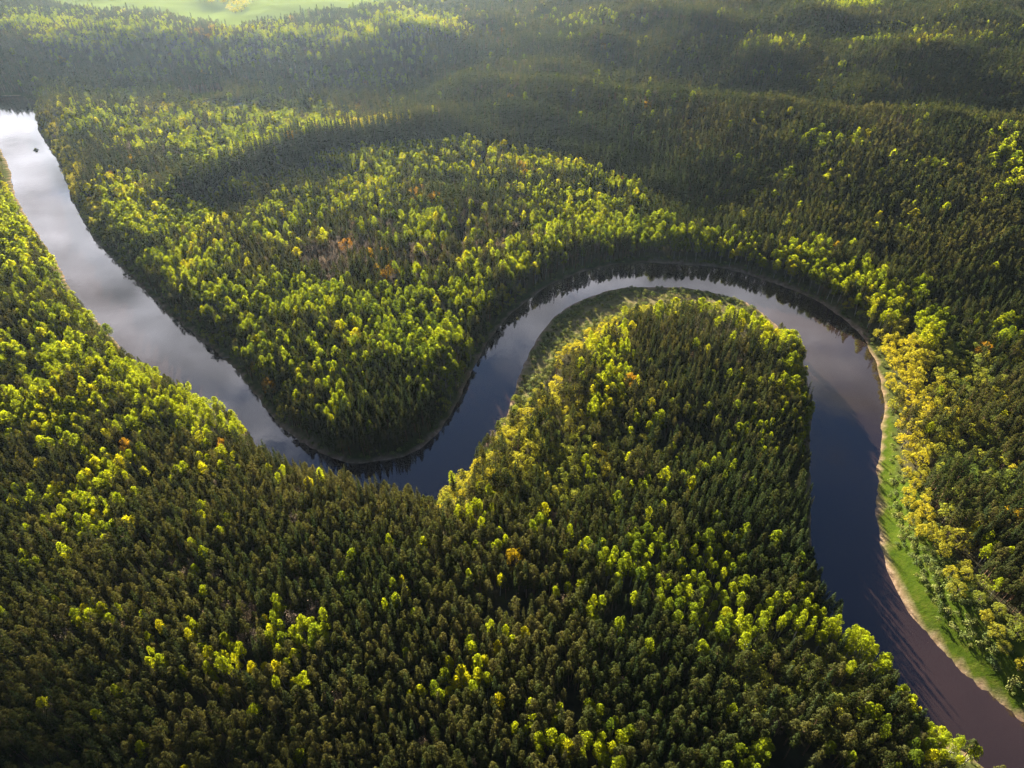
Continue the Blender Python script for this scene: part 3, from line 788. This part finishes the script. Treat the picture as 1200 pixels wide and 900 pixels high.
def stuff_object(k, idx):
    """everything of the kind beyond the single trees: one object of instanced trees"""
    me = bpy.data.meshes.new(FOREST_NAME[k])
    m = len(idx)
    me.vertices.add(m)
    me.vertices.foreach_set('co', np.stack([X[idx], Y[idx], Z[idx] - 0.1], 1).astype(np.float32).ravel())
    far = np.hypot(X[idx], Y[idx]) > 520
    var = np.where(far, NEAR_V[k] + rng.integers(0, FAR_V[k], m), rng.integers(0, NEAR_V[k], m))
    a = me.attributes.new('variant', 'INT', 'POINT'); a.data.foreach_set('value', var.astype(np.int32))
    a = me.attributes.new('turn', 'FLOAT_VECTOR', 'POINT')
    lean = rng.normal(0, 0.03, (m, 2))
    a.data.foreach_set('vector', np.stack([lean[:, 0], lean[:, 1], rot[idx]], 1).astype(np.float32).ravel())
    a = me.attributes.new('size', 'FLOAT_VECTOR', 'POINT')
    a.data.foreach_set('vector', np.stack([wid[idx], wid[idx], hvar[idx]], 1).astype(np.float32).ravel())
    a = me.attributes.new('tint', 'FLOAT', 'POINT'); a.data.foreach_set('value', tint[idx].astype(np.float32))
    ob = bpy.data.objects.new(FOREST_NAME[k], me); COL.objects.link(ob)
    ob['kind'] = 'stuff'; ob['label'] = FOREST_LABEL[k]; ob['category'] = 'forest' if k != 'bush' else 'bushes'
    ng = bpy.data.node_groups.new('grow_' + k, 'GeometryNodeTree')
    ng.interface.new_socket('Geometry', in_out='INPUT', socket_type='NodeSocketGeometry')
    ng.interface.new_socket('Geometry', in_out='OUTPUT', socket_type='NodeSocketGeometry')
    gi = ng.nodes.new('NodeGroupInput'); go = ng.nodes.new('NodeGroupOutput')
    mp = ng.nodes.new('GeometryNodeMeshToPoints'); ng.links.new(gi.outputs[0], mp.inputs['Mesh'])
    iop = ng.nodes.new('GeometryNodeInstanceOnPoints'); ng.links.new(mp.outputs[0], iop.inputs['Points'])
    g2i = ng.nodes.new('GeometryNodeGeometryToInstance')
    for wme in reversed(whole[k]):
        po = bpy.data.objects.new(k + '_seedling', wme)       # not in the scene: only its geometry is read
        oi = ng.nodes.new('GeometryNodeObjectInfo'); oi.inputs['Object'].default_value = po
        oi.inputs['As Instance'].default_value = False
        ng.links.new(oi.outputs['Geometry'], g2i.inputs[0])
    ng.links.new(g2i.outputs[0], iop.inputs['Instance'])
    iop.inputs['Pick Instance'].default_value = True

    def named(nm, dt):
        q = ng.nodes.new('GeometryNodeInputNamedAttribute'); q.data_type = dt; q.inputs['Name'].default_value = nm
        return [s for s in q.outputs if s.enabled and s.name == 'Attribute'][0]
    ng.links.new(named('variant', 'INT'), iop.inputs['Instance Index'])
    e2r = ng.nodes.new('FunctionNodeEulerToRotation'); ng.links.new(named('turn', 'FLOAT_VECTOR'), e2r.inputs[0]); ng.links.new(e2r.outputs[0], iop.inputs['Rotation'])
    ng.links.new(named('size', 'FLOAT_VECTOR'), iop.inputs['Scale'])
    ng.links.new(iop.outputs[0], go.inputs[0])
    md = ob.modifiers.new('grow', 'NODES'); md.node_group = ng
    return ob


for k in MAKERS:
    if len(mass[k]):
        stuff_object(k, mass[k])

# ------------------------------------------------------------------ the ground: one sheet out to the horizon
ext = np.cumsum(12 * 1.45 ** np.arange(14))
ax = np.r_[GX0 - ext[::-1], gx, GX1 + ext]; ay = np.r_[GY0 - ext[::-1], gy, GY1 + ext]
AX, AY = np.meshgrid(ax, ay)
HH = interp(HT, AX, AY)
inside = (AX >= GX0) & (AX <= GX1) & (AY >= GY0) & (AY <= GY1)
HH = np.where(inside, HH, np.maximum(HH, 1.0) + 8 * (fbm(AX / 300, AY / 300, 13) - 0.3))
V = np.stack([AX.ravel(), AY.ravel(), HH.ravel()], 1)
nx_, ny_ = len(ax), len(ay)
I = (np.arange(ny_ - 1)[:, None] * nx_ + np.arange(nx_ - 1)[None, :]).ravel()
Q = np.stack([I, I + 1, I + nx_ + 1, I + nx_], 1)

gm, nt = new_mat('ground_cover')
tc = N(nt, 'ShaderNodeTexCoord')


def noise(scale, detail=4, rough=0.6):
    q = N(nt, 'ShaderNodeTexNoise'); q.inputs['Scale'].default_value = scale; q.inputs['Detail'].default_value = detail; q.inputs['Roughness'].default_value = rough
    nt.links.new(tc.outputs['Object'], q.inputs['Vector'])
    return q


def mixc(fac, a, b):
    q = N(nt, 'ShaderNodeMix', data_type='RGBA')
    nt.links.new(fac, q.inputs[0]); nt.links.new(a, q.inputs[6]); nt.links.new(b, q.inputs[7])
    return q.outputs[2]


def attr(nm):
    q = N(nt, 'ShaderNodeAttribute', attribute_type='GEOMETRY', attribute_name=nm)
    return q.outputs['Fac']


fl = ramp(nt, [(0.3, (0.022, 0.022, 0.012)), (0.55, (0.045, 0.040, 0.022)), (0.75, (0.060, 0.062, 0.022))]); nt.links.new(noise(0.12).outputs['Fac'], fl.inputs['Fac'])
gr = ramp(nt, [(0.25, (0.022, 0.040, 0.005)), (0.5, (0.042, 0.064, 0.006)), (0.75, (0.075, 0.080, 0.014))]); nt.links.new(noise(0.22, 6, 0.7).outputs['Fac'], gr.inputs['Fac'])
sa = ramp(nt, [(0.3, (0.10, 0.065, 0.04)), (0.5, (0.21, 0.14, 0.09)), (0.72, (0.34, 0.25, 0.18))]); nt.links.new(noise(0.35, 5, 0.7).outputs['Fac'], sa.inputs['Fac'])
wv = N(nt, 'ShaderNodeTexWave'); wv.inputs['Scale'].default_value = 0.05; wv.inputs['Distortion'].default_value = 1.5; wv.inputs['Detail'].default_value = 1
mpg = N(nt, 'ShaderNodeMapping'); mpg.inputs['Rotation'].default_value = (0, 0, R(78)); nt.links.new(tc.outputs['Object'], mpg.inputs[0]); nt.links.new(mpg.outputs[0], wv.inputs['Vector'])
fi = ramp(nt, [(0.2, (0.100, 0.130, 0.026)), (0.8, (0.116, 0.150, 0.030))]); nt.links.new(wv.outputs['Fac'], fi.inputs['Fac'])
c1 = mixc(attr('grass'), fl.outputs[0], gr.outputs[0])
c2 = mixc(attr('field'), c1, fi.outputs[0])
c3 = mixc(attr('sand'), c2, sa.outputs[0])
pr = N(nt, 'ShaderNodeBsdfDiffuse')
nt.links.new(c3, pr.inputs['Color'])
bmp = N(nt, 'ShaderNodeBump'); bmp.inputs['Strength'].default_value = 0.6; bmp.inputs['Distance'].default_value = 0.5
nt.links.new(noise(0.8, 5, 0.7).outputs['Fac'], bmp.inputs['Height']); nt.links.new(bmp.outputs[0], pr.inputs['Normal'])
out = N(nt, 'ShaderNodeOutputMaterial'); nt.links.new(pr.outputs[0], out.inputs['Surface'])

gme = mesh_from('ground', V, Q, [gm], smooth=True)
ones = inside.ravel()


def put(nm, G):
    a = gme.attributes.new(nm, 'FLOAT', 'POINT')
    a.data.foreach_set('value', (np.clip(interp(G, AX, AY), 0, 1).ravel() * ones).astype(np.float32))


gpx, gpy, _ = proj(MX, MY, np.zeros_like(MX))
scd = poly_sdf(SCRUB, MX, MY).reshape(MX.shape)
put('grass', np.clip(sstep(3, -2, ssd) + sstep(4, -2, shd) + sstep(4, -3, msd) + 0.9 * sstep(4, -3, scd) + 0.45 * sstep(12, 4, sdf), 0, 1))
put('field', sstep(14, 6, fsd))
sandw = np.full(MX.shape, 0.3)
sandw = np.where((ssd < 8), np.where(gpy > 590, 1.9, 0.3), sandw)
sandw = np.where(shd < 8, 1.8, sandw)
sandw = np.where((gpx > 760) & (gpx < 1020) & (gpy < 400) & (gpy > 300) & (shd > 12), 3.6, sandw)
sandw = np.where((gpx > 330) & (gpx < 520) & (gpy > 500) & (gpy < 545), 2.6, sandw)
sandw = sandw * (0.1 + 1.7 * fbm(MX / 13, MY / 13, 44, 2))
put('sand', np.maximum(sstep(1.3, 0.2, sdf / np.maximum(sandw, 0.3)), 0.42 * sstep(2, -3, shd) * (0.4 + 1.0 * fbm(MX / 7, MY / 7, 47, 2))))  # rim sand; inner shore colour also paled to lighten its shaded grass
ground = bpy.data.objects.new('ground', gme); COL.objects.link(ground); ground['kind'] = 'structure'
ground['label'] = 'forest floor with grassy shores and a green field'

# ------------------------------------------------------------------ the river surface
wm, nt = new_mat('river_water')
tc = N(nt, 'ShaderNodeTexCoord')
n1 = noise(0.012, 3); n2 = noise(0.22, 2); n3 = noise(1.6, 2)
dc = ramp(nt, [(0.35, (0.013, 0.008, 0.007)), (0.7, (0.024, 0.014, 0.012))]); nt.links.new(n1.outputs['Fac'], dc.inputs['Fac'])
pr = N(nt, 'ShaderNodeBsdfPrincipled'); pr.inputs['Roughness'].default_value = 0.03; pr.inputs['IOR'].default_value = 1.5
nt.links.new(dc.outputs[0], pr.inputs['Base Color'])
mixn = N(nt, 'ShaderNodeMath', operation='MULTIPLY_ADD'); mixn.inputs[1].default_value = 0.06
nt.links.new(n3.outputs['Fac'], mixn.inputs[0]); nt.links.new(n2.outputs['Fac'], mixn.inputs[2])
n5 = noise(0.03, 4)
rr_ = N(nt, 'ShaderNodeMapRange'); rr_.inputs[1].default_value = 0.42; rr_.inputs[2].default_value = 0.68; rr_.inputs[3].default_value = 0.02; rr_.inputs[4].default_value = 0.11
nt.links.new(n5.outputs['Fac'], rr_.inputs[0]); nt.links.new(rr_.outputs[0], pr.inputs['Roughness'])
bmp = N(nt, 'ShaderNodeBump'); bmp.inputs['Strength'].default_value = 0.06; bmp.inputs['Distance'].default_value = 0.25
nt.links.new(mixn.outputs[0], bmp.inputs['Height']); nt.links.new(bmp.outputs[0], pr.inputs['Normal'])
out = N(nt, 'ShaderNodeOutputMaterial'); nt.links.new(pr.outputs[0], out.inputs['Surface'])
wx = np.linspace(GX0 + 8, GX1 - 8, 41); wy = np.linspace(GY0 + 8, 1200, 25)
WX, WY = np.meshgrid(wx, wy)
I = (np.arange(24)[:, None] * 41 + np.arange(40)[None, :]).ravel()
wme = mesh_from('river', np.stack([WX.ravel(), WY.ravel(), WX.ravel() * 0], 1), np.stack([I, I + 1, I + 42, I + 41], 1), [wm], smooth=True)
river = bpy.data.objects.new('river', wme); COL.objects.link(river); river['kind'] = 'structure'; river['label'] = 'winding river reflecting a cloudy sky'

# ------------------------------------------------------------------ islet, houses, driftwood
M['rock'] = plain_mat('islet_earth', (0.13, 0.10, 0.05), nscale=1.5)
M['roof'] = plain_mat('pale_metal_roof', (0.72, 0.70, 0.66), 0.45, 2.0, 0.08)
M['wallm'] = plain_mat('grey_board_wall', (0.16, 0.17, 0.19), 0.8, 2.0, 0.15)
M['wood'] = plain_mat('dead_wood', (0.10, 0.085, 0.07), nscale=2.0)


def dome(r, hgt, g, seg=18, rings=6):
    V = []; Q = []
    for i in range(rings + 1):
        t = i / rings
        for k in range(seg):
            a = 2 * math.pi * k / seg
            rr = r * math.cos(t * math.pi / 2) * (1 + 0.22 * math.sin(2 * a + 1) + 0.1 * math.sin(5 * a)) + 0.02
            V.append((rr * math.cos(a), rr * math.sin(a) * 1.3, -0.6 + (hgt + 0.6) * math.sin(t * math.pi / 2) * g.uniform(0.92, 1.08)))
    for i in range(rings):
        for k in range(seg):
            k2 = (k + 1) % seg
            Q.append((i * seg + k, i * seg + k2, (i + 1) * seg + k2, (i + 1) * seg + k))
    return np.array(V), np.array(Q)


ix, iy = unproj(42, 176, 0)
g = np.random.default_rng(3)
isl = bpy.data.objects.new('river_islet', None); COL.objects.link(isl); isl.location = (ix, iy, 0)
isl['label'] = 'tiny tufted islet alone in the white upper stretch of river'; isl['category'] = 'islet'
v, q = dome(3.0, 0.9, g)
o = bpy.data.objects.new('earth_mound', mesh_from('earth_mound', v, q, [M['rock']], smooth=True)); o.parent = isl; COL.objects.link(o)
isl.scale = (0.78, 0.78, 0.78)
bl = [(np.array([g.uniform(-1.7, 1.7), g.uniform(-2.2, 2.2), 1.1 + g.uniform(0, 1.0)]), np.array([1.0, 1.0, 0.9])) for _ in range(12)]
v, q = clump_cards(bl, 30, 0.5, g)
o = bpy.data.objects.new('foliage', mesh_from('islet_foliage', v, q, [M['bush']])); o['tint'] = 0.85; o.parent = isl; COL.objects.link(o)


def box(x0, x1, y0, y1, z0, z1):
    V = [(x, y, z) for z in (z0, z1) for y in (y0, y1) for x in (x0, x1)]
    return np.array(V, float), np.array([(0, 2, 3, 1), (4, 5, 7, 6), (0, 1, 5, 4), (2, 6, 7, 3), (0, 4, 6, 2), (1, 3, 7, 5)])


def house(pxl, pyl, L, W, Hw, Hr, rz, label):
    x, y = unproj(pxl, pyl, 3.0)
    z = float(interp(HT, np.array([x]), np.array([y]))[0])
    h = bpy.data.objects.new('house', None); COL.objects.link(h); h.location = (x, y, z - 0.2); h.rotation_euler = (0, 0, rz)
    h['label'] = label; h['category'] = 'house'
    # walls with gables
    a, b = L / 2, W / 2
    V = [(-a, -b, 0), (a, -b, 0), (a, b, 0), (-a, b, 0), (-a, -b, Hw), (a, -b, Hw), (a, b, Hw), (-a, b, Hw), (-a, 0, Hw + Hr - .15), (a, 0, Hw + Hr - .15)]
    me = bpy.data.meshes.new('wall'); me.from_pydata(V, [], [(0, 1, 5, 4), (2, 3, 7, 6), (0, 4, 8, 7, 3), (1, 2, 6, 9, 5)]); me.materials.append(M['wallm']); me.update()
    o = bpy.data.objects.new('wall', me); o.parent = h; COL.objects.link(o)
    e, t = 0.5, 0.18
    s = Hr / b
    V = []
    for xx in (-a - e, a + e):
        V += [(xx, -b - e, Hw - e * s), (xx, 0, Hw + Hr), (xx, b + e, Hw - e * s), (xx, -b - e, Hw - e * s + t), (xx, 0, Hw + Hr + t), (xx, b + e, Hw - e * s + t)]
    Fc = [(0, 1, 7, 6), (1, 2, 8, 7), (3, 9, 10, 4), (4, 10, 11, 5), (0, 6, 9, 3), (2, 5, 11, 8), (0, 3, 4, 1), (1, 4, 5, 2), (6, 7, 10, 9), (7, 8, 11, 10)]
    me = bpy.data.meshes.new('roof'); me.from_pydata(V, [], Fc); me.materials.append(M['roof']); me.update()
    o = bpy.data.objects.new('roof', me); o.parent = h; COL.objects.link(o)
    for dx in (-a * 0.5, a * 0.45):
        v, q = box(dx - .6, dx + .6, -b - .05, -b + .02, 1.1, 2.3)
        o = bpy.data.objects.new('window', mesh_from('window', v, q, [M['dark_bark']])); o.parent = h; COL.objects.link(o)
    return x, y


H1 = house(278, 131, 17, 9, 4.2, 3.8, R(20), 'larger pale roofed house among trees in the valley')
H2 = house(243, 123, 9, 6, 3.0, 2.4, R(-12), 'small white roofed hut left of the larger house in the valley')

lx, ly = unproj(262, 419, 0)
v, q = tube([(-5, 2.5, 0.5), (-2, 1.2, 0.45), (1, 0.1, 0.25), (4, -1.0, 0.1), (7.5, -2.0, 0.0)], [0.4, 0.36, 0.3, 0.22, 0.1], 8)
vs, qs, off = [v], [q], len(v)
for t_, a_, L_ in ((2.5, 2.2, 2.6), (4.0, -1.8, 2.2), (5.5, 2.0, 1.8), (6.4, -1.6, 1.5)):
    p0 = np.array([t_, 0.3 - t_ * .32, 0.2]); p1 = p0 + np.array([1.0, a_ * .7, 0.9]) * L_ / 2
    v, q = tube([p0, (p0 + p1) / 2, p1], [0.13, 0.09, 0.03], 5); vs.append(v); qs.append(q + off); off += len(v)
lg = bpy.data.objects.new('fallen_tree', mesh_from('fallen_tree', np.vstack(vs), np.vstack(qs), [M['wood']], smooth=True)); COL.objects.link(lg)
lg.location = (lx, ly, 0.05); lg.rotation_euler = (0, 0, R(200)); lg['label'] = 'dead branchy tree fallen from the bank into the upper river'; lg['category'] = 'fallen tree'

# ------------------------------------------------------------------ air
hz = bpy.data.materials.new('hazy_air'); hz.use_nodes = True
nt = hz.node_tree; nt.nodes.clear()
pv = nt.nodes.new('ShaderNodeVolumePrincipled')
pv.inputs['Color'].default_value = (0.62, 0.80, 1.0, 1); pv.inputs['Density'].default_value = 0.000021; pv.inputs['Anisotropy'].default_value = 0.73
mo = nt.nodes.new('ShaderNodeOutputMaterial'); nt.links.new(pv.outputs[0], mo.inputs['Volume'])
E = ext[-1] + 1200
v, q = box(-E - 300, E + 400, -E - 200, E + 1800, -6.0, 262.0)
haze = bpy.data.objects.new('haze', mesh_from('haze', v, q, [hz])); COL.objects.link(haze)
haze['kind'] = 'stuff'; haze['label'] = 'thin warm haze over the far forest'

# ------------------------------------------------------------------ an added cloud, out of view towards the sun, placed to shade the nearest forest
SDc = np.array([math.sin(SUN_AZ) * math.cos(SUN_EL), math.cos(SUN_AZ) * math.cos(SUN_EL), math.sin(SUN_EL)])
g = np.random.default_rng(12)
cvs, cqs, off = [], [], 0
right = np.array([SDc[1], -SDc[0], 0]) / math.hypot(SDc[0], SDc[1]); upc = np.cross(right, SDc)
def shade_spot(px_, py_, rad, dist):
    global off
    x, y = px_, py_
    c = np.array([x, y, 16.0]) + SDc * dist
    seg, rings = 28, 16
    V = []; Q = []
    ph = g.uniform(0, 6.28, 6)
    for i in range(rings + 1):
        th = math.pi * i / rings
        for k in range(seg):
            a = 2 * math.pi * k / seg
            r_ = rad * (1 + 0.16 * math.sin(3 * a + ph[0]) * math.sin(th) + 0.10 * math.sin(7 * a + ph[1]) * math.sin(3 * th + ph[2]) + 0.05 * math.sin(13 * a + ph[3]))
            V.append(c + r_ * (right * math.sin(th) * math.cos(a) * 1.6 + np.array([0, 1, 0]) * math.sin(th) * math.sin(a) * 1.2 + np.array([0, 0, 1]) * math.cos(th) * 0.42))
    for i in range(rings):
        for k in range(seg):
            Q.append((i * seg + k, i * seg + (k + 1) % seg, (i + 1) * seg + (k + 1) % seg, (i + 1) * seg + k))
    cvs.append(np.array(V)); cqs.append(np.array(Q) + off); off += len(V)
for a_ in SHADE_CLOUDS:
    shade_spot(*a_)
cm_, nt = new_mat('cloud_white')
d_ = N(nt, 'ShaderNodeBsdfDiffuse'); d_.inputs['Color'].default_value = (0.85, 0.86, 0.9, 1)
o_ = N(nt, 'ShaderNodeOutputMaterial'); nt.links.new(d_.outputs[0], o_.inputs['Surface'])
cl_ = bpy.data.objects.new('clouds', mesh_from('clouds', np.vstack(cvs), np.vstack(cqs), [cm_], smooth=True)); COL.objects.link(cl_)
cl_['kind'] = 'stuff'; cl_['label'] = 'low white cloud out of view, added to shade the nearest forest'

# ------------------------------------------------------------------ sky, clouds and sun
w = bpy.data.worlds.new('World'); sc.world = w; w.use_nodes = True
nt = w.node_tree; nt.nodes.clear()
SD = np.array([math.sin(SUN_AZ) * math.cos(SUN_EL), math.cos(SUN_AZ) * math.cos(SUN_EL), math.sin(SUN_EL)])
sky = N(nt, 'ShaderNodeTexSky', sky_type='NISHITA'); sky.sun_disc = False
sky.sun_elevation = SUN_EL; sky.sun_rotation = SUN_AZ % (2 * math.pi); sky.air_density = 0.55; sky.dust_density = 0.3; sky.ozone_density = 3.5; sky.altitude = 100
tc = N(nt, 'ShaderNodeTexCoord')
sx_ = N(nt, 'ShaderNodeSeparateXYZ'); nt.links.new(tc.outputs['Generated'], sx_.inputs[0])


def math_(op, a, b=None, c=None, clamp=False):
    q = N(nt, 'ShaderNodeMath', operation=op); q.use_clamp = clamp
    for i_, s_ in enumerate((a, b, c)):
        if s_ is None:
            continue
        if isinstance(s_, (int, float)):
            q.inputs[i_].default_value = s_
        else:
            nt.links.new(s_, q.inputs[i_])
    return q.outputs[0]


zc = math_('MAXIMUM', sx_.outputs[2], 0.03)
cb = N(nt, 'ShaderNodeCombineXYZ')
nt.links.new(math_('DIVIDE', sx_.outputs[0], zc), cb.inputs[0]); nt.links.new(math_('DIVIDE', sx_.outputs[1], zc), cb.inputs[1])
cn = N(nt, 'ShaderNodeTexNoise'); cn.inputs['Scale'].default_value = 2.4; cn.inputs['Detail'].default_value = 7; cn.inputs['Roughness'].default_value = 0.58
nt.links.new(cb.outputs[0], cn.inputs['Vector'])
# more cloud low down, open blue above
lowc = N(nt, 'ShaderNodeMapRange'); lowc.inputs[1].default_value = 0.48; lowc.inputs[2].default_value = 0.72; lowc.inputs[3].default_value = 0.22; lowc.inputs[4].default_value = -0.17
nt.links.new(sx_.outputs[2], lowc.inputs[0])
cm = N(nt, 'ShaderNodeMapRange', interpolation_type='SMOOTHSTEP'); cm.inputs[1].default_value = 0.46; cm.inputs[2].default_value = 0.66
nt.links.new(math_('ADD', cn.outputs['Fac'], lowc.outputs[0]), cm.inputs[0])
dt = N(nt, 'ShaderNodeVectorMath', operation='DOT_PRODUCT'); dt.inputs[1].default_value = tuple(SD); nt.links.new(tc.outputs['Generated'], dt.inputs[0])
glow = math_('POWER', math_('MAXIMUM', dt.outputs['Value'], 0.0), 2.6)
cn2 = N(nt, 'ShaderNodeTexNoise'); cn2.inputs['Scale'].default_value = 3.4; cn2.inputs['Detail'].default_value = 5; cn2.inputs['Roughness'].default_value = 0.6
nt.links.new(cb.outputs[0], cn2.inputs['Vector'])
thick = N(nt, 'ShaderNodeMapRange'); thick.inputs[1].default_value = 0.35; thick.inputs[2].default_value = 0.67; thick.inputs[3].default_value = 0.4; thick.inputs[4].default_value = 1.6
nt.links.new(cn2.outputs['Fac'], thick.inputs[0])
cbri = math_('MULTIPLY', math_('MULTIPLY_ADD', glow, 9.5, 0.3), thick.outputs[0])
cc = N(nt, 'ShaderNodeVectorMath', operation='SCALE'); cc.inputs[0].default_value = (0.97, 0.95, 1.04); nt.links.new(cbri, cc.inputs['Scale'])
mxs = N(nt, 'ShaderNodeMix', data_type='RGBA')
nt.links.new(cm.outputs[0], mxs.inputs[0]); nt.links.new(sky.outputs[0], mxs.inputs[6]); nt.links.new(cc.outputs[0], mxs.inputs[7])
bg = N(nt, 'ShaderNodeBackground'); bg.inputs['Strength'].default_value = 0.05
nt.links.new(mxs.outputs[2], bg.inputs['Color'])
wo = N(nt, 'ShaderNodeOutputWorld'); nt.links.new(bg.outputs[0], wo.inputs['Surface'])

ld = bpy.data.lights.new('sun', 'SUN'); ld.energy = 5.0; ld.angle = R(0.5); ld.color = (1.0, 0.90, 0.70)
lo = bpy.data.objects.new('sun', ld); COL.objects.link(lo)
lo.rotation_euler = Vector(tuple(SD)).to_track_quat('Z', 'Y').to_euler()

sc.view_settings.view_transform = 'Standard'; sc.view_settings.look = 'None'; sc.view_settings.gamma = 1; sc.view_settings.use_curve_mapping = False
sc.view_settings.exposure = 3.0
sc.cycles.max_bounces = 4; sc.cycles.diffuse_bounces = 1; sc.cycles.glossy_bounces = 2; sc.cycles.transmission_bounces = 1; sc.cycles.volume_bounces = 0
sc.cycles.use_denoising = True; sc.cycles.denoiser = 'OPENIMAGEDENOISE'; sc.cycles.denoising_input_passes = 'RGB_ALBEDO_NORMAL'; sc.cycles.denoising_prefilter = 'NONE'
sc.cycles.use_adaptive_sampling = False
